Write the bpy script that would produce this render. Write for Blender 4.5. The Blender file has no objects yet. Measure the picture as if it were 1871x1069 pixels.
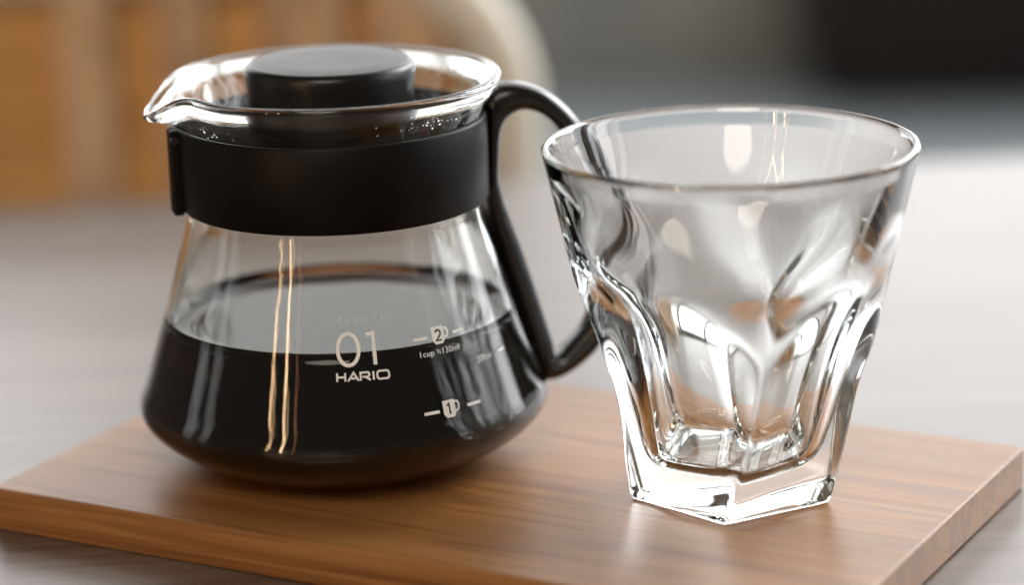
import bpy, bmesh, math, random
from math import sin, cos, pi, radians, exp, log, sqrt, atan2
from mathutils import Vector, Matrix
random.seed(4)
MM = 0.001
BT = 10.8                       # board thickness (mm); table top is z = 0, board top z = BT
scene = bpy.context.scene
col = scene.collection

# ------------------------------------------------------------------ camera
PITCH, ROLL = 0.2731, -0.0279
fw = Vector((0, cos(PITCH), -sin(PITCH)))
rt = Vector((1, 0, 0)); up = rt.cross(fw)
rt2 = rt*cos(ROLL) + up*sin(ROLL); up2 = up*cos(ROLL) - rt*sin(ROLL)
cam_d = bpy.data.cameras.new('camera')
cam = bpy.data.objects.new('camera', cam_d); col.objects.link(cam)
m = Matrix.Identity(4)
for i in range(3):
    m[i][0], m[i][1], m[i][2] = rt2[i], up2[i], -fw[i]
cpos = Vector((-51.60, -639.07, 229.93 + BT))*MM
m.translation = cpos
cam.matrix_world = m
cam_d.sensor_width = 36; cam_d.lens = 5145.4/1871*36
cam_d.clip_start = 0.01; cam_d.clip_end = 60
cam_d.dof.use_dof = True
cam_d.dof.focus_distance = 0.666
cam_d.dof.aperture_fstop = 4.3
scene.camera = cam

# ------------------------------------------------------------------ world, lamps, exposure
world = bpy.data.worlds.new('World'); scene.world = world; world.use_nodes = True
bg = world.node_tree.nodes['Background']
bg.inputs[0].default_value = (1.0, 0.85, 0.70, 1); bg.inputs[1].default_value = 0.10

def area(name, loc, target, sx, sy, radiance, color):
    d = bpy.data.lights.new(name, 'AREA'); d.shape = 'RECTANGLE'; d.size = sx; d.size_y = sy
    d.energy = radiance*pi*sx*sy; d.color = color
    o = bpy.data.objects.new(name, d); col.objects.link(o)
    o.location = loc
    o.rotation_euler = (Vector(target)-Vector(loc)).to_track_quat('-Z', 'Y').to_euler()
    return o
# far windows (behind and above the picture), tall panes
DAY = (0.975, 0.985, 1.0)
for k, (x, wd, rad) in enumerate(((-2.15, 1.3, 3.5), (-1.1, 0.66, 3.5), (-0.36, 0.66, 1.5), (0.72, 1.3, 3.4), (2.15, 1.3, 5.4))):
    area('window_light', (x, 4.12, 0.9), (x*0.9, 0, 0.9), wd, 2.6, rad, DAY)
# window wall on the right, panes with mullions between
for k, (y, wd, rad) in enumerate(((-0.42, 0.16, 2.0), (0.02, 0.34, 4.5), (0.42, 0.14, 5.0), (1.0, 0.5, 4.0))):
    area('side_window_light', (1.9, y, 0.72), (0, y, 0.3), wd, 1.5, rad, DAY)
area('tall_window_light', (2.0, 2.0, 1.45), (0, 0, 0.1), 1.5, 1.5, 12.0, DAY)
# dim opening on the left
for y, wd, rad in ((-0.3, 0.2, 0.7), (0.1, 0.24, 0.9)):
    area('left_window_light', (-2.0, y, 0.5), (0, y, 0.2), wd, 1.2, rad, DAY)
# soft fill added above and behind to raise the diffuse light
area('overhead_fill_light', (0.3, 2.5, 2.5), (0, 0.05, 0), 3.2, 1.6, 2.0, (0.975, 0.985, 1.0))
# added warm front fill, standing in for room lamps behind the camera
area('warm_fill_light', (-0.3, -1.6, 1.4), (0, 0, 0), 0.95, 0.95, 6.0, (1.0, 0.88, 0.74)).data.shape = 'DISK'
area('wall_fill_light', (0.2, 3.1, 2.3), (0.2, 4.3, -0.5), 3.5, 0.25, 9.0, (1.0, 0.93, 0.84))  # unseen fill, added only to brighten the back wall
# tall warm filament lamps in the room
area('filament_lamp', (-1.02, -1.45, 0.42), (0, 0, 0.1), 0.03, 0.74, 34, (1.0, 0.66, 0.36))
for k in range(9):                                  # added short warm lights, set crooked to break up the reflected streak
    o = area('streak_light', (-1.20+0.05*sin(k*1.9), -1.30+0.05*sin(k*1.9+0.4), 0.80-0.088*k), (0, 0, 0.1), 0.022, 0.10 if k % 3 else 0.075, 30, (1.0, 0.62, 0.32))
    o.rotation_euler = (o.rotation_euler.to_quaternion() @ Matrix.Rotation(0.55*(-1)**k, 3, 'Z').to_quaternion()).to_euler()
area('filament_lamp', (-0.86, -1.58, 0.40), (0, 0, 0.1), 0.012, 0.75, 5, (1.0, 0.42, 0.2))

vs = scene.view_settings
vs.view_transform = 'Standard'; vs.look = 'None'; vs.exposure = 0.0; vs.gamma = 1.0
scene.render.engine = 'CYCLES'
cy = scene.cycles
cy.max_bounces = 24; cy.transmission_bounces = 20; cy.glossy_bounces = 8; cy.diffuse_bounces = 4
cy.transparent_max_bounces = 16; cy.volume_bounces = 0
cy.caustics_refractive = True; cy.caustics_reflective = True
cy.blur_glossy = 0.25
cy.sample_clamp_indirect = 6.0
cy.use_denoising = True
try: cy.denoiser = 'OPENIMAGEDENOISE'
except Exception: pass

# ------------------------------------------------------------------ helpers
def tag(o, label=None, cat=None, group=None, kind=None):
    if label: o['label'] = label
    if cat: o['category'] = cat
    if group: o['group'] = group
    if kind: o['kind'] = kind
    return o
def obj(name, verts, faces, mat, parent=None, smooth=True, scale=MM):
    me = bpy.data.meshes.new(name)
    me.from_pydata([tuple(c*scale for c in v) for v in verts], [], faces)
    me.update()
    bm = bmesh.new(); bm.from_mesh(me)
    bmesh.ops.recalc_face_normals(bm, faces=bm.faces)
    bm.to_mesh(me); bm.free()
    if smooth: me.polygons.foreach_set('use_smooth', [True]*len(me.polygons))
    me.materials.append(mat)
    o = bpy.data.objects.new(name, me); col.objects.link(o)
    o.parent = parent
    return o
def bm_obj(name, bm, mat, parent=None, smooth=False):
    bmesh.ops.recalc_face_normals(bm, faces=bm.faces)
    me = bpy.data.meshes.new(name); bm.to_mesh(me); bm.free()
    if smooth: me.polygons.foreach_set('use_smooth', [True]*len(me.polygons))
    me.materials.append(mat)
    o = bpy.data.objects.new(name, me); col.objects.link(o); o.parent = parent
    return o
def empty(name, loc=(0, 0, 0), rz=0):
    o = bpy.data.objects.new(name, None); col.objects.link(o)
    o.location = loc; o.rotation_euler = (0, 0, rz); o.empty_display_size = 0.02
    return o
def box(name, lo, hi, mat, parent=None, bev=0.0, seg=2):
    bm = bmesh.new(); bmesh.ops.create_cube(bm, size=1)
    for v in bm.verts:
        v.co = Vector([lo[i]+(v.co[i]+0.5)*(hi[i]-lo[i]) for i in range(3)])*MM
    if bev: bmesh.ops.bevel(bm, geom=list(bm.edges), offset=bev*MM, segments=seg, affect='EDGES', profile=0.5)
    return bm_obj(name, bm, mat, parent)
def spin(name, prof, mat, parent=None, n=128, rfun=None, split=None, mat2=None):
    """closed solid of revolution; prof = [(r, z)], ends on the axis (r = 0) or loops if first == last"""
    V, F = [], []
    loop = prof[0] == prof[-1]
    P = prof[:-1] if loop else prof
    rings = []
    for i, (r, z) in enumerate(P):
        if r == 0:
            V.append((0, 0, z)); rings.append([len(V)-1])
        else:
            ring = []
            for k in range(n):
                a = 2*pi*k/n
                rr, zz = rfun(r, z, a, i) if rfun else (r, z)
                V.append((rr*cos(a), rr*sin(a), zz)); ring.append(len(V)-1)
            rings.append(ring)
    pairs = list(zip(rings[:-1], rings[1:]))
    if loop: pairs.append((rings[-1], rings[0]))
    for A, B in pairs:
        for k in range(n):
            k2 = (k+1) % n
            if len(A) == 1: F.append((A[0], B[k], B[k2]))
            elif len(B) == 1: F.append((A[k], A[k2], B[0]))
            else: F.append((A[k], A[k2], B[k2], B[k]))
    o = obj(name, V, F, mat, parent)
    if mat2:
        o.data.materials.append(mat2)
        for i, p in enumerate(o.data.polygons): p.material_index = int(i >= split*n)
    return o
def crom(pts, n, closed=True):
    out = []; N = len(pts)
    for i in range(N if closed else N-1):
        p0, p1, p2, p3 = (pts[(i+j-1) % N] for j in range(4)) if closed else (
            pts[max(i-1, 0)], pts[i], pts[i+1], pts[min(i+2, N-1)])
        for k in range(n):
            t = k/n
            out.append(tuple(0.5*((2*b)+(c-a)*t+(2*a-5*b+4*c-d)*t*t+(3*b-a-3*c+d)*t**3) for a, b, c, d in zip(p0, p1, p2, p3)))
    if not closed: out.append(tuple(pts[-1]))
    return out
def sstep(a, b, x):
    t = min(1, max(0, (x-a)/(b-a))); return t*t*(3-2*t)

# ------------------------------------------------------------------ materials
def new_mat(name):
    mt = bpy.data.materials.new(name); mt.use_nodes = True
    nt = mt.node_tree; return mt, nt, nt.nodes['Principled BSDF']
def ramp(nt, stops):
    r = nt.nodes.new('ShaderNodeValToRGB'); e = r.color_ramp.elements
    while len(e) < len(stops): e.new(0.5)
    for el, (p, c) in zip(e, stops): el.position = p; el.color = (*c, 1)
    return r
def tex(nt, scale, coord='Object', rot=(0, 0, 0), loc=(0, 0, 0)):
    t = nt.nodes.new('ShaderNodeTexCoord'); mp = nt.nodes.new('ShaderNodeMapping')
    mp.inputs['Scale'].default_value = scale; mp.inputs['Rotation'].default_value = rot
    mp.inputs['Location'].default_value = loc
    nt.links.new(t.outputs[coord], mp.inputs['Vector']); return mp
def noise(nt, vec, scale, detail=4, rough=0.55, dist=0.0):
    n = nt.nodes.new('ShaderNodeTexNoise'); n.inputs['Scale'].default_value = scale
    n.inputs['Detail'].default_value = detail; n.inputs['Roughness'].default_value = rough
    n.inputs['Distortion'].default_value = dist
    nt.links.new(vec.outputs[0], n.inputs['Vector']); return n
def mixc(nt, mode, fac, a, b):
    mx = nt.nodes.new('ShaderNodeMix'); mx.data_type = 'RGBA'; mx.blend_type = mode
    for s, v in ((mx.inputs[0], fac), (mx.inputs[6], a), (mx.inputs[7], b)):
        if hasattr(v, 'default_value') or hasattr(v, 'links'): nt.links.new(v, s)
        elif isinstance(v, (int, float)): s.default_value = v
        else: s.default_value = (*v, 1)
    return mx.outputs[2]
def wood(name, stops, grain=(6, 90, 90), rough=(0.3, 0.5), fine=0.5, bump=0.12, spec=0.5, dark=(0.3, 0.2, 0.15), seed=0, line=0.35):
    mt, nt, b = new_mat(name)
    mp = tex(nt, grain, loc=(seed, seed*1.7, seed*.3))
    n1 = noise(nt, mp, 1.0, 5, 0.6, 0.9)
    r1 = ramp(nt, stops); nt.links.new(n1.outputs['Fac'], r1.inputs[0])
    mp2 = tex(nt, tuple(g*s for g, s in zip(grain, (1.6, 7, 7))), loc=(seed+3, 0, 0))
    n2 = noise(nt, mp2, 1.0, 6, 0.7, 0.2)
    r2 = ramp(nt, [(0.34, dark), (0.52, (1, 1, 1)), (1, (1, 1, 1))]); nt.links.new(n2.outputs['Fac'], r2.inputs[0])
    c = mixc(nt, 'MULTIPLY', fine, r1.outputs[0], r2.outputs[0])
    mp3 = tex(nt, tuple(g*s for g, s in zip(grain, (0.35, 1.1, 1.1))), loc=(7+seed, 2, 1))
    n3 = noise(nt, mp3, 1.0, 3, 0.5, 1.6)
    r3 = ramp(nt, [(0.0, (1, 1, 1)), (0.47, (1, 1, 1)), (0.5, dark), (0.53, (1, 1, 1)), (1, (1, 1, 1))])
    nt.links.new(n3.outputs['Fac'], r3.inputs[0])
    c = mixc(nt, 'MULTIPLY', line, c, r3.outputs[0])
    nt.links.new(c, b.inputs['Base Color'])
    rr = nt.nodes.new('ShaderNodeMapRange'); rr.inputs[3].default_value = rough[0]; rr.inputs[4].default_value = rough[1]
    nt.links.new(n2.outputs['Fac'], rr.inputs[0]); nt.links.new(rr.outputs[0], b.inputs['Roughness'])
    b.inputs['Specular IOR Level'].default_value = spec
    bp = nt.nodes.new('ShaderNodeBump'); bp.inputs['Strength'].default_value = bump; bp.inputs['Distance'].default_value = 0.0004
    nt.links.new(n2.outputs['Fac'], bp.inputs['Height']); nt.links.new(bp.outputs[0], b.inputs['Normal'])
    return mt
def plain(name, colr, rough=0.5, spec=0.5, var=0.12, vscale=30, bump=0.0, bscale=900, metallic=0.0):
    mt, nt, b = new_mat(name)
    n = noise(nt, tex(nt, (1, 1, 1)), vscale, 4)
    r = ramp(nt, [(0.3, tuple(c*(1-var) for c in colr)), (0.7, tuple(min(1, c*(1+var)) for c in colr))])
    nt.links.new(n.outputs['Fac'], r.inputs[0]); nt.links.new(r.outputs[0], b.inputs['Base Color'])
    b.inputs['Specular IOR Level'].default_value = spec
    n3 = noise(nt, tex(nt, (1, 1, 1)), vscale*2.2, 5, 0.65, 0.6); m3 = nt.nodes.new('ShaderNodeMapRange')
    m3.inputs[1].default_value = 0.3; m3.inputs[2].default_value = 0.7; m3.inputs[3].default_value = rough*0.93; m3.inputs[4].default_value = min(1, rough*1.07)
    nt.links.new(n3.outputs['Fac'], m3.inputs[0]); nt.links.new(m3.outputs[0], b.inputs['Roughness'])
    b.inputs['Metallic'].default_value = metallic
    if bump:
        n2 = noise(nt, tex(nt, (1, 1, 1)), bscale, 2)
        bp = nt.nodes.new('ShaderNodeBump'); bp.inputs['Strength'].default_value = bump; bp.inputs['Distance'].default_value = 0.0002
        nt.links.new(n2.outputs['Fac'], bp.inputs['Height']); nt.links.new(bp.outputs[0], b.inputs['Normal'])
    return mt
def glass(name, colr, ior, wav=0.0, wscale=60, stretch=(1, 1, 0.35)):
    mt, nt, b = new_mat(name)
    nt.nodes.remove(b)
    g = nt.nodes.new('ShaderNodeBsdfGlass'); g.inputs['Color'].default_value = (*colr, 1)
    g.inputs['Roughness'].default_value = 0.0; g.inputs['IOR'].default_value = ior
    if wav:
        n2 = noise(nt, tex(nt, stretch), wscale, 1)
        bp = nt.nodes.new('ShaderNodeBump'); bp.inputs['Strength'].default_value = wav; bp.inputs['Distance'].default_value = 0.0006
        nt.links.new(n2.outputs['Fac'], bp.inputs['Height']); nt.links.new(bp.outputs[0], g.inputs['Normal'])
    nt.links.new(g.outputs[0], nt.nodes['Material Output'].inputs['Surface'])
    return mt
M_server_glass = glass('borosilicate_glass', (0.985, 0.99, 0.985), 1.47, 0.012, 45)
M_server_inner = glass('borosilicate_glass_inside', (0.985, 0.99, 0.985), 1.47, 0.10, 190)
M_tumbler_glass = glass('pressed_glass', (0.985, 0.992, 0.99), 1.50, 0.05, 70)
M_water = glass('water', (1, 1, 1), 1.33)
M_coffee = glass('coffee', (1, 1, 1), 1.33)
nt = M_coffee.node_tree
va = nt.nodes.new('ShaderNodeVolumeAbsorption'); va.inputs['Color'].default_value = (0.72, 0.38, 0.0, 1); va.inputs['Density'].default_value = 340
nt.links.new(va.outputs[0], nt.nodes['Material Output'].inputs['Volume'])
M_black = plain('matt_black_plastic', (0.0045, 0.0035, 0.0028), 0.45, 0.16, 0.15, 40, 0.15, 1500)
M_handle = plain('satin_black_plastic', (0.005, 0.004, 0.0033), 0.26, 0.75, 0.15, 40, 0.06, 1500)
M_disc = plain('matt_lid_plastic', (0.004, 0.0033, 0.0028), 0.85, 0.03, 0.15, 40)
M_lid = plain('black_lid_plastic', (0.006, 0.005, 0.0042), 0.36, 0.4, 0.1, 40, 0.12, 1500)
M_print = plain('white_print', (0.92, 0.94, 0.96), 0.6, 0.3, 0.08, 300)
M_faint = plain('grey_print', (0.75, 0.73, 0.7), 0.6, 0.3, 0.08, 300)
nt = M_faint.node_tree
tr_ = nt.nodes.new('ShaderNodeBsdfTransparent'); mx_ = nt.nodes.new('ShaderNodeMixShader'); mx_.inputs[0].default_value = 0.45
nt.links.new(tr_.outputs[0], mx_.inputs[1]); nt.links.new(nt.nodes['Principled BSDF'].outputs[0], mx_.inputs[2])
nt.links.new(mx_.outputs[0], nt.nodes['Material Output'].inputs['Surface'])
M_knock = plain('dark_print_gap', (0.02, 0.012, 0.008), 0.5, 0.3, 0.1, 300)
M_board = wood('acacia_wood', [(0.30, (0.14, 0.055, 0.016)), (0.44, (0.29, 0.127, 0.038)), (0.58, (0.38, 0.178, 0.057)), (0.72, (0.21, 0.087, 0.026))],
               grain=(4, 38, 38), rough=(0.28, 0.48), fine=0.5, bump=0.10, spec=0.5, dark=(0.45, 0.34, 0.27), seed=2, line=0.5)
M_table = wood('grey_brown_wood', [(0.25, (0.08, 0.055, 0.041)), (0.5, (0.145, 0.108, 0.086)), (0.75, (0.21, 0.168, 0.14))],
               grain=(4, 45, 45), rough=(0.26, 0.40), fine=0.5, bump=0.12, spec=1.0, dark=(0.42, 0.35, 0.30), seed=5, line=0.15)

M_wall, nt, b = new_mat('grey_green_wall')
n_ = noise(nt, tex(nt, (3.2, 1, 0.25), loc=(0.6, 0, 0)), 1.4, 3)
r_ = ramp(nt, [(0.35, (0.22, 0.24, 0.225)), (0.6, (0.47, 0.44, 0.39))])
nt.links.new(n_.outputs['Fac'], r_.inputs[0]); nt.links.new(r_.outputs[0], b.inputs['Base Color']); b.inputs['Roughness'].default_value = 0.75

# ------------------------------------------------------------------ the setting: floor, wall
floor = obj('floor', [(-5000, -3500, -740), (5000, -3500, -740), (5000, 4300, -740), (-5000, 4300, -740)], [(0, 1, 2, 3)],
            plain('grey_floor', (0.18, 0.205, 0.22), 0.5, 0.5, 0.15, 1.2), smooth=False)
tag(floor, kind='structure')
wall = obj('wall', [(-5000, 4300, -740), (5000, 4300, -740), (5000, 4300, 2600), (-5000, 4300, 2600)], [(0, 1, 2, 3)],
           M_wall, smooth=False)
tag(wall, kind='structure')

# ------------------------------------------------------------------ table
TROT = radians(5.7)
table = empty('table', (0, 0, 0), TROT)
tag(table, 'grey brown glossy wooden table under the serving board', 'table')
# in the table's own frame the far edge lies at y = 378
box('table_top', (-900, -760, -28), (900, 376, 0), M_table, table, 1.5)
for sx in (-1, 1):
    for y in (-700, 316):
        box('leg', (sx*840-25, y-25, -740), (sx*840+25, y+25, -28), M_table, table, 2)

# ------------------------------------------------------------------ serving board
BETA = -0.4981
board = box('serving_board', (-4, 0, -BT), (217, 131, 0), M_board, None, 0.9, 3)
board.location = Vector((-177.85, 14.82, BT))*MM; board.rotation_euler = (0, 0, BETA)
tag(board, 'thin brown wooden serving board under the coffee server and tumbler', 'serving board')

# ------------------------------------------------------------------ coffee server
JX, JY = -94.5, 37.96
HAZ = radians(10)                                   # handle points right and a little away
server = empty('coffee_server', Vector((JX, JY, BT))*MM)
tag(server, 'glass coffee server with black band and loop handle, half full of coffee', 'coffee server')
SP = pi + HAZ                                       # spout direction
def wrap(a): return (a+pi) % (2*pi)-pi
TH = 1.7
outer = [(0, 1.3), (14, 1.2), (24, 0.7), (26.4, 0.15), (28, 0.0), (31, 0.5), (36, 2.2), (41.5, 4.9), (46.2, 8.0), (49.4, 11.0), (51.1, 14.0), (51.1, 16.9),
         (49.5, 21.2), (47.5, 27.3), (45.0, 35), (42.5, 43), (40.1, 51), (38.2, 57), (37.0, 61.5), (36.35, 65), (36.1, 70), (36.1, 78), (36.2, 82.5),
         (36.8, 85.5), (37.9, 88.3), (39.3, 91.6), (40.7, 93.9), (41.5, 94.9), (41.75, 95.8), (41.4, 96.6), (40.6, 96.85)]
inner = [(39.75, 96.6), (39.15, 95.8), (38.55, 94.0), (38.1, 92.6), (37.4, 90.8), (36.0, 87.9), (34.9, 85.2), (34.4, 82), (34.3, 78), (34.3, 70), (34.55, 65), (35.2, 61.8),
         (36.4, 57.4), (38.3, 51.4), (40.7, 43.4), (43.2, 35.4), (45.7, 27.4), (47.7, 21.4), (49.25, 17.2), (49.2, 14.8), (47.6, 12.2), (45.0, 9.4),
         (40.6, 6.5), (35.4, 4.0), (30.8, 2.5), (27, 2.2), (14, 2.8), (0, 2.9)]
def densify(P, step):
    out = []
    for a, b in zip(P[:-1], P[1:]):
        k = max(1, int(sqrt((a[0]-b[0])**2+(a[1]-b[1])**2)/step))
        for j in range(k): out.append(tuple(a[i]+(b[i]-a[i])*j/k for i in range(2)))
    out.append(P[-1]); return out
prof = crom(outer, 4, False)+crom(inner, 4, False)
prof = [(max(0, r), z) if i not in (0, len(prof)-1) else (0, z) for i, (r, z) in enumerate(prof)]
def spout(r, z, a, i):
    d = abs(wrap(a-SP)); w = sstep(83.5, 96.0, z)
    g = exp(-(d/radians(12.5))**2); pinch = exp(-((d-radians(27))/radians(10))**2)
    return r+w*(4.2*g-1.0*pinch), z-(w**1.6)*(6.4*exp(-(d/radians(15))**2)-0.4*pinch)
spin('glass_body', prof, M_server_glass, server, 224, spout, len(crom(outer, 4, False)), M_server_inner)

# black band round the neck, clip under the spout
ZB0, ZB1 = 65.8, 86.8
band = spin('neck_band', [(36.45, ZB0+0.2), (37.5, ZB0), (37.95, ZB0+0.5), (38.0, 76), (38.05, ZB1-0.6), (37.7, ZB1-0.05), (37.1, ZB1), (36.9, ZB1-1.4), (36.45, 82), (36.45, ZB0+0.2)], M_black, server, 160)
def placed(o, az):                                   # child turned about the server's axis
    o.rotation_euler = (0, 0, az); return o
clip = placed(box('clip', (37.3, -3.4, ZB0-1.2), (40.4, -0.5, ZB1-0.8), M_black, band, 0.7), SP)
placed(box('clip', (37.3, 0.0, ZB0-1.2), (40.1, 2.9, ZB1-0.8), M_black, band, 0.7), SP)
bm = bmesh.new()
bmesh.ops.create_cone(bm, cap_ends=True, segments=20, radius1=1.1*MM, radius2=1.1*MM, depth=8.4*MM, matrix=Matrix.Translation(Vector((38.9, -0.3, ZB1-3.2))*MM) @ Matrix.Rotation(pi/2, 4, 'X'))
placed(bm_obj('screw', bm, M_handle, band), SP)

# handle: closed loop, outline pairs (outer, inner) in the plane (radial, height)
pairs = [((37.3, 74), (41.1, 74.4)), ((37.3, 82), (41.6, 79.6)), ((37.5, 88.5), (43.0, 82.8)), ((40.3, 91.8), (45.2, 84.7)), ((45.6, 92.4), (47.9, 85.3)), ((52.4, 90.2), (51.4, 84.2)),
         ((57.9, 86.0), (55.0, 81.1)), ((62.6, 79.8), (58.2, 76.2)), ((66.7, 71.6), (61.2, 69.2)), ((69.6, 60), (63.6, 59.2)), ((70.6, 47), (64.6, 46.8)), ((69.4, 33.5), (64.0, 36.4)),
         ((65.9, 23.4), (61.6, 28.9)), ((60.6, 18.2), (57.4, 24.2)), ((55.5, 15.4), (55.2, 21.9)), ((51.2, 14.9), (53.9, 22.0)), ((49.0, 17.8), (53.6, 24.6)), ((46.9, 25), (52.2, 30)),
         ((43.2, 38.5), (49.4, 39.6)), ((39.8, 50), (46.0, 50.6)), ((37.6, 58), (43.2, 59)), ((37.0, 66), (41.0, 66.5))]
O = crom([p[0] for p in pairs], 6); I = crom([p[1] for p in pairs], 6)
V, F = [], []; NS = 20
for (ox, oz), (ix, iz) in zip(O, I):
    cx, cz = (ox+ix)/2, (oz+iz)/2; wx, wz = (ox-ix)/2, (oz-iz)/2
    for k in range(NS):
        a = 2*pi*k/NS; ca, sa = cos(a), sin(a); e = 0.85
        ca = math.copysign(abs(ca)**e, ca); sa = math.copysign(abs(sa)**e, sa)
        V.append((cx+wx*ca, 5.0*sa, cz+wz*ca))
n = len(O)
for i in range(n):
    for k in range(NS):
        F.append((i*NS+k, i*NS+(k+1) % NS, ((i+1) % n)*NS+(k+1) % NS, ((i+1) % n)*NS+k))
placed(obj('handle', V, F, M_handle, server), HAZ)

# ---- printing on the glass
def rbody(z):
    for a, b in zip(body_pts[:-1], body_pts[1:]):
        if a[1] <= z <= b[1]: return a[0]+(b[0]-a[0])*(z-a[1])/(b[1]-a[1])
    return 40
body_pts = [p for p in prof[:len(crom(outer, 4, False))] if p[1] >= 16]
SLANT = 1.047
def on_body(az0, z0, x, y, off=0.07):
    """x mm to the right along the glass, y mm up the slope, about azimuth az0 (degrees from the front) and height z0"""
    z = z0+y/SLANT; r = rbody(z)+off
    a = radians(az0)+x/(rbody(z0))
    return (r*sin(a), -r*cos(a), z)
def strip(pts, w, closed=False):
    P = [Vector((p[0], p[1])) for p in pts]; n = len(P); L, R = [], []
    for i, p in enumerate(P):
        a = P[(i-1) % n] if (closed or i > 0) else None; b = P[(i+1) % n] if (closed or i < n-1) else None
        d1 = (p-a).normalized() if a is not None else (b-p).normalized()
        d2 = (b-p).normalized() if b is not None else d1
        t = (d1+d2); t = t.normalized() if t.length > 1e-6 else d1
        nn = Vector((-t.y, t.x)); sc = min(2.0, 1/max(0.4, nn.dot(Vector((-d1.y, d1.x)))))
        L.append(p+nn*w/2*sc); R.append(p-nn*w/2*sc)
    return L, R
def strokes(name, lines, az, z, w, mat, parent, off=0.07):
    V, F = [], []
    for li, (pts, closed) in enumerate(lines):
        # subdivide long runs so that they follow the curve
        q = []
        N = len(pts)
        for i in range(N if closed else N-1):
            a, b = pts[i], pts[(i+1) % N]; k = max(1, int(sqrt((a[0]-b[0])**2+(a[1]-b[1])**2)/0.8))
            q += [(a[0]+(b[0]-a[0])*j/k, a[1]+(b[1]-a[1])*j/k) for j in range(k)]
        if not closed: q.append(pts[-1])
        L, R = strip(q, w, closed); base = len(V); n = len(q)
        for l, r in zip(L, R):
            V.append(on_body(az, z, l.x, l.y, off+0.006*li)); V.append(on_body(az, z, r.x, r.y, off+0.006*li))
        for i in range(n if closed else n-1):
            j = (i+1) % n; F.append((base+2*i, base+2*i+1, base+2*j+1, base+2*j))
    return obj(name, V, F, mat, parent)
def filled(name, outline, az, z, mat, parent, off=0.07):
    bm = bmesh.new()
    f = bm.faces.new([bm.verts.new((x, y, 0)) for x, y in outline])
    bmesh.ops.triangulate(bm, faces=[f])
    bmesh.ops.subdivide_edges(bm, edges=list(bm.edges), cuts=2, use_grid_fill=True)
    for v in bm.verts: v.co = Vector(on_body(az, z, v.co.x, v.co.y, off))*MM
    return bm_obj(name, bm, mat, parent)
def lettering(name, text, az, z, size, mat, parent, off=0.07, sx=1.0, rot=0.0, space=1.0):
    cu = bpy.data.curves.new(name, 'FONT'); cu.body = text; cu.size = size; cu.align_x = 'LEFT'; cu.space_character = space; cu.resolution_u = 4
    t = bpy.data.objects.new(name, cu); col.objects.link(t)
    dg = bpy.context.evaluated_depsgraph_get(); me = bpy.data.meshes.new_from_object(t.evaluated_get(dg))
    bpy.data.objects.remove(t); bpy.data.curves.remove(cu)
    me.name = name
    for v in me.vertices: v.co = Vector(on_body(az, z, v.co.x*sx, v.co.y, off))*MM
    me.materials.clear(); me.materials.append(mat)
    o = bpy.data.objects.new(name, me); col.objects.link(o); o.parent = parent
    return o
gbody = next(c for c in server.children if c.name == 'glass_body')
ell = [(2.75+2.55*sin(2*pi*k/40), 4.1+3.75*cos(2*pi*k/40)) for k in range(40)]
strokes('printed_numeral', [(ell, True)], 1.8, 35.7, 0.86, M_print, gbody)
strokes('printed_numeral', [([(7.3, 7.35), (9.05, 7.62), (9.05, 0.15)], False)], 1.8, 35.7, 0.92, M_print, gbody)
W0 = [([(0.2, 0), (0.2, 2)], False), ([(0.2, 1.0), (2.0, 1.0)], False), ([(2.1, 0), (2.1, 2)], False)]
A0 = [([(2.75, 0), (4.1, 1.95), (5.3, 0)], False), ([(3.5, 0.62), (4.7, 0.62)], False)]
R0 = [([(5.75, 0), (5.75, 1.85), (7.6, 1.85), (7.85, 1.5), (7.85, 1.15), (7.55, 0.85), (6.2, 0.85)], False), ([(6.9, 0.8), (8.1, 0)], False)]
I0 = [([(8.85, 0), (8.85, 2)], False)]
O0 = [([(9.75, 0.45), (10.15, 0.05), (12.2, 0.05), (12.6, 0.45), (12.6, 1.5), (12.2, 1.9), (10.15, 1.9), (9.75, 1.5)], True)]
for letter in (W0, A0, R0, I0, O0):
    strokes('printed_letter', letter, 1.4, 32.5, 0.46, M_print, gbody)
lettering('printed_word', 'SERVER', 2.0, 45.2, 2.6, M_faint, gbody, sx=1.2, space=1.25)
def cup_mark(az, z, num):
    c = filled('cup_mark', [(0, 4.2), (3.4, 4.2), (3.4, 0.9), (2.7, 0), (0.7, 0), (0, 0.9)], az, z, M_print, gbody)
    strokes('cup_mark_handle', [([(3.4, 3.6), (4.3, 3.5), (4.6, 2.6), (4.3, 1.6), (3.4, 1.3)], False)], az, z, 0.45, M_print, c)
    if num == 1: strokes('cup_mark_numeral', [([(1.2, 2.9), (1.75, 3.3), (1.75, 0.8)], False)], az, z, 0.45, M_knock, c, 0.12)
    else: strokes('cup_mark_numeral', [([(1.0, 2.9), (1.3, 3.3), (2.1, 3.3), (2.4, 2.9), (2.3, 2.2), (1.0, 0.9), (2.5, 0.9)], False)], az, z, 0.42, M_knock, c, 0.12)
cup_mark(32.0, 21.4, 1); cup_mark(33.0, 38.2, 2)
for a0, a1, z in ((26.0, 30.8, 23.2), (40.2, 45.0, 23.2), (26.3, 31.2, 40.1), (41, 45.5, 40.1)):
    strokes('printed_dash', [([(0, 0), (radians(a1-a0)*rbody(z), 0)], False)], a0, z, 0.75, M_print, gbody)
lettering('printed_note', '1cup \u2252130ml', 27.2, 35.9, 2.0, M_print, gbody, sx=1.12)
lettering('printed_volume', '200ml', 47.8, 31.7, 2.3, M_print, gbody, sx=0.95)
strokes('printed_dash', [([(0, 0), (3.0, 0)], False)], 58.5, 32.5, 0.6, M_print, gbody)

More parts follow.
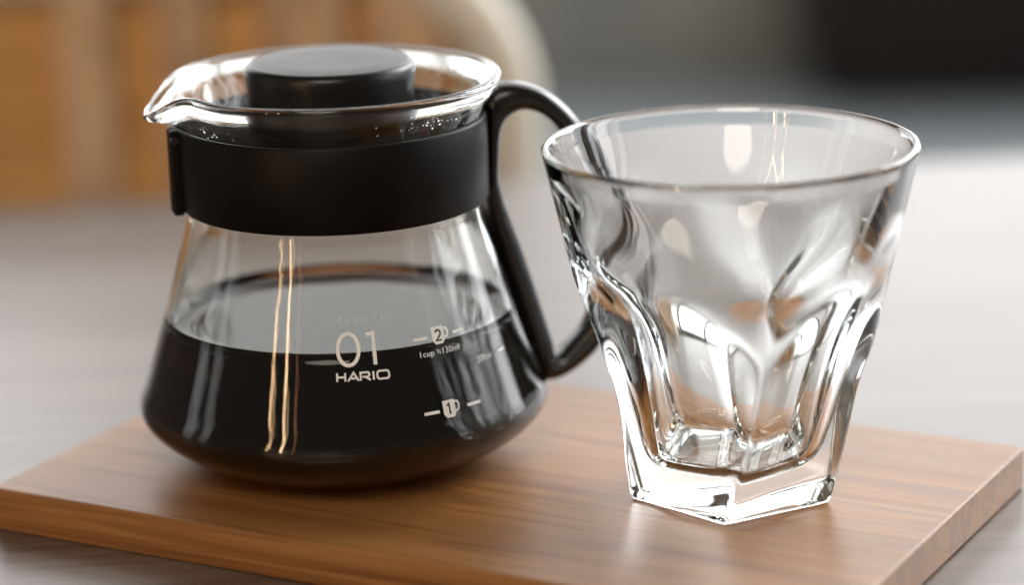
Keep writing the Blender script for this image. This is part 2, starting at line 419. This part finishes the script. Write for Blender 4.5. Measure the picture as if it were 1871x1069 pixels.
bm = bmesh.new()
def drop(az, z, r):
    zz = min(94, max(87.5, z)); rr = 37.5+(zz-87.5)*0.46
    a = radians(az); p = Vector((rr*sin(a), -rr*cos(a), zz))
    mt = Matrix.Translation(p*MM) @ Vector((sin(a), -cos(a), -0.42)).to_track_quat('Z', 'Y').to_matrix().to_4x4() @ Matrix.Diagonal((r*MM*random.uniform(0.8, 1.3), r*MM*random.uniform(0.8, 1.5), r*0.5*MM, 1))
    bmesh.ops.create_icosphere(bm, subdivisions=2, radius=1, matrix=mt)
for k in range(30): drop(random.gauss(38, 11), random.gauss(89.8, 1.3), random.uniform(0.12, 0.26) if k % 5 else 0.5)
for k in range(9): drop(random.gauss(-48, 6), random.gauss(89.5, 1.2), random.uniform(0.15, 0.5))
tag(bm_obj('condensation', bm, M_water, gbody, True), kind='stuff')

# ------------------------------------------------------------------ coffee in the server
ZC = 35.4
inn = [p for p in crom(inner, 4, False) if p[1] <= ZC+0.4][::-1]
cp = [(0, 2.75)]+[(r+0.22, z-0.12) for r, z in inn if r > 0.5 and z < ZC-0.4]
def rin(z):
    for a, b in zip(inn[:-1], inn[1:]):
        if a[1] <= z <= b[1] and a[0] > 30: return a[0]+(b[0]-a[0])*(z-a[1])/(b[1]-a[1]+1e-9)
    return inn[-1][0]
re = 43.2-(ZC-35.4)*0.3125
cp += [(re+0.2, ZC), (re-0.31*2.9+0.2, ZC+2.9)]
for x, h in ((-0.05, 3.0), (0.25, 2.75), (0.6, 2.3), (1.1, 1.75), (1.8, 1.2), (2.7, 0.72), (4.0, 0.34), (6.0, 0.1), (9.0, 0.02)):
    cp.append((re-0.31*h-x, ZC+h))
cp += [(25, ZC), (10, ZC), (0, ZC)]
coffee = spin('coffee', cp, M_coffee, None, 160)
coffee.location = server.location
tag(coffee, 'dark brown coffee filling the lower half of the glass server', 'coffee')

# ------------------------------------------------------------------ lid
lid = empty('lid', server.location)
tag(lid, 'round black plastic lid with raised knob in the server mouth', 'lid')
spin('knob', [(0, 100.6), (12, 100.6), (18.8, 100.5), (20.0, 100.2), (20.7, 99.4), (20.95, 98.2), (20.8, 97.0), (20.4, 94), (20.2, 90), (20.1, 84.3), (0, 84.3)], M_lid, lid, 128)
spin('disc', [(0, 84.2), (20.3, 84.2), (33.0, 84.2), (34.0, 83.9), (34.15, 83.2), (33.8, 82.5), (32.6, 82.2), (32.4, 72), (31.4, 71.8), (31.2, 81.8), (20, 82.0), (0, 82.0)], M_disc, lid, 128)

# ------------------------------------------------------------------ tumbler
fd = [(0, 20.2), (10, 21.9), (20, 23.3), (28, 24.7), (36, 27.0), (44, 30.2), (52, 34.4), (60, 39.4), (68, 45)]
TW = [(0, -8.5), (10, -2.5), (20, 3.2), (30, 6.0), (45, 7.5), (60, 7.5)]
def twist(z): return radians(lin(TW, z))
def lin(T, z):
    if z <= T[0][0]: return T[0][1]
    for a, b in zip(T[:-1], T[1:]):
        if z <= b[0]:
            return a[1]+(b[1]-a[1])*(z-a[0])/(b[0]-a[0])
    return T[-1][1]
fds = crom(fd, 6, False)
def cone_r(z): return 25.4+0.2185*z
def tumbler_r(z, az):
    """az in radians, measured from the front (towards the camera) to the right"""
    tw = twist(z)
    d = lin(fds, z)
    s = 0.0; p = 110
    for i in range(5):
        cc = cos(az-(tw+pi/5+i*2*pi/5))
        if cc > 0: s += cc**p
    rf = d/(s**(1/p))
    rc = cone_r(z); k = 0.5
    mn = min(rc, rf)
    return mn-k*log(exp(-(rc-mn)/k)+exp(-(rf-mn)/k))
HG = 85.8
NA = 288
V, F, rings = [], [], []
def ring(fun, z):
    r0 = len(V)
    for k in range(NA):
        a = 2*pi*k/NA
        r, zz = fun(a, z); V.append((r*sin(a), -r*cos(a), zz))
    rings.append(list(range(r0, r0+NA)))
V.append((0, 0, 0.9)); rings.append([0])
for s in (0.3, 0.6, 0.82, 0.88): ring(lambda a, z: (tumbler_r(0, a)*s, z), 0.9 if s < 0.8 else (0.6 if s < 0.85 else 0.12))
for ins, z in ((1.1, 0.0), (0.5, 0.12), (0.15, 0.45), (0.0, 1.0)): ring(lambda a, zz: (tumbler_r(zz, a)-ins, zz), z)
z = 2.0
while z < 83.6:
    ring(lambda a, zz: (tumbler_r(zz, a), zz), z); z += 0.8 if 34 < z < 64 else 1.4
tr = cone_r(HG)
for r, z in ((cone_r(84.0), 84.0), (tr-0.15, 85.0), (tr-0.55, 85.6), (tr-1.1, 85.8), (tr-1.65, 85.6), (tr-2.1, 85.0), (tr-2.5, 84.0)):
    ring(lambda a, zz: (r, zz), z)
ip = [(41.1, 81.5), (39.2, 76.5), (36.2, 69), (33.0, 61), (30.0, 53), (27.4, 45.5), (25.2, 38), (23.0, 30), (20.8, 22), (19.2, 16.5), (17.8, 12.8), (15.7, 10.4), (12.8, 9.3), (9, 8.9), (5, 8.8)]
def inner_r(r, z, a):
    # the inside follows the facets softly in the lower half
    d = abs(wrap(5*(a-twist(z)-radians(1.5))))/5            # angle to the nearest ridge
    return r*(1+0.035*(1-sstep(12, 48, z))*cos(5*(a-twist(z))))+2.2*exp(-(d/radians(17))**2)*exp(-((z-60)/(9 if z > 57 else 6.5))**2)
for r, z in crom(ip, 4, False): ring(lambda a, zz: (inner_r(r, zz, a), zz), z)
V.append((0, 0, 8.75)); rings.append([len(V)-1])
for A, B in zip(rings[:-1], rings[1:]):
    for k in range(NA):
        k2 = (k+1) % NA
        if len(A) == 1: F.append((A[0], B[k], B[k2]))
        elif len(B) == 1: F.append((A[k], A[k2], B[0]))
        else: F.append((A[k], A[k2], B[k2], B[k]))
tumbler = obj('tumbler', V, F, M_tumbler_glass)
tumbler.location = (0, 0, BT*MM)
tag(tumbler, 'empty clear glass tumbler with twisted arched facets and thick angular base', 'tumbler')

# ------------------------------------------------------------------ background: chair behind the table, dark cabinet
M_beige = plain('beige_paint', (0.80, 0.73, 0.61), 0.45, 0.4, 0.06, 10)
M_slat = wood('brown_slat_wood', [(0.3, (0.64, 0.40, 0.22)), (0.7, (0.72, 0.47, 0.28))], grain=(30, 30, 4), rough=(0.45, 0.6), seed=1)
M_seat = wood('orange_seat_wood', [(0.3, (0.76, 0.40, 0.13)), (0.7, (0.82, 0.46, 0.17))], grain=(4, 30, 30), rough=(0.4, 0.6), seed=3)
chair = empty('chair', (-0.262, 0.50, -0.74), radians(3))
tag(chair, 'blurred chair with rounded beige frame and orange brown back behind the table', 'chair')
CW, Z1 = 212, 806                                    # half width, top of the frame
path = [(-CW, 420)]+[(-CW+70-70*cos(t*pi/16), Z1-70+70*sin(t*pi/16)) for t in range(0, 9)]+[(CW-70+70*sin(t*pi/16), Z1-70+70*cos(t*pi/16)) for t in range(0, 9)]+[(CW, 420)]
def tube(name, pts, r, mat, parent, ns=14):
    V, F = [], []
    P = [Vector(p) for p in pts]
    for i, p in enumerate(P):
        t = (P[min(i+1, len(P)-1)]-P[max(i-1, 0)]).normalized()
        s = t.cross(Vector((0, 1, 0.001))).normalized(); q = t.cross(s)
        for k in range(ns):
            a = 2*pi*k/ns; V.append(tuple(p+s*r*cos(a)+q*r*sin(a)))
    for i in range(len(P)-1):
        for k in range(ns): F.append((i*ns+k, i*ns+(k+1) % ns, (i+1)*ns+(k+1) % ns, (i+1)*ns+k))
    F.append(tuple(range(ns))); F.append(tuple((len(P)-1)*ns+k for k in range(ns)))
    return obj(name, V, F, mat, parent)
tube('back_frame', [(x, 0, z) for x, z in path], 13.5, M_beige, chair)
box('back_panel', (-CW+8, 6, 455), (CW-8, 16, Z1-8), M_seat, chair, 2)
for i, (x, wd) in enumerate(((-165, 44), (-92, 34), (-30, 40), (38, 22), (78, 20), (128, 34), (170, 30))):
    box('slat', (x-wd/2, -8, 560), (x+wd/2, 5, Z1-8), M_slat, chair, 2)
box('seat', (-CW, 0, 415), (CW, 400, 452), M_seat, chair, 8)
for sx in (-1, 1):
    for y in (14, 380):
        tube('leg', [(sx*(CW-14), y, 0), (sx*(CW-14), y, 425)], 12, M_beige, chair)

cab = empty('cabinet', (1.6, 4.2, -0.74))
tag(cab, 'low dark brown cabinet blurred far behind the tumbler', 'cabinet')
M_dark = plain('dark_brown_wood', (0.012, 0.007, 0.005), 0.5, 0.3, 0.2, 5)
box('body', (-1150, -300, 60), (1150, 60, 310), M_dark, cab, 4)
for k in range(4): box('door', (-1140+k*572, -320, 80), (-1140+k*572+564, -302, 300), M_dark, cab, 2)
box('plinth', (-1130, -280, 0), (1130, 50, 60), M_dark, cab, 2)
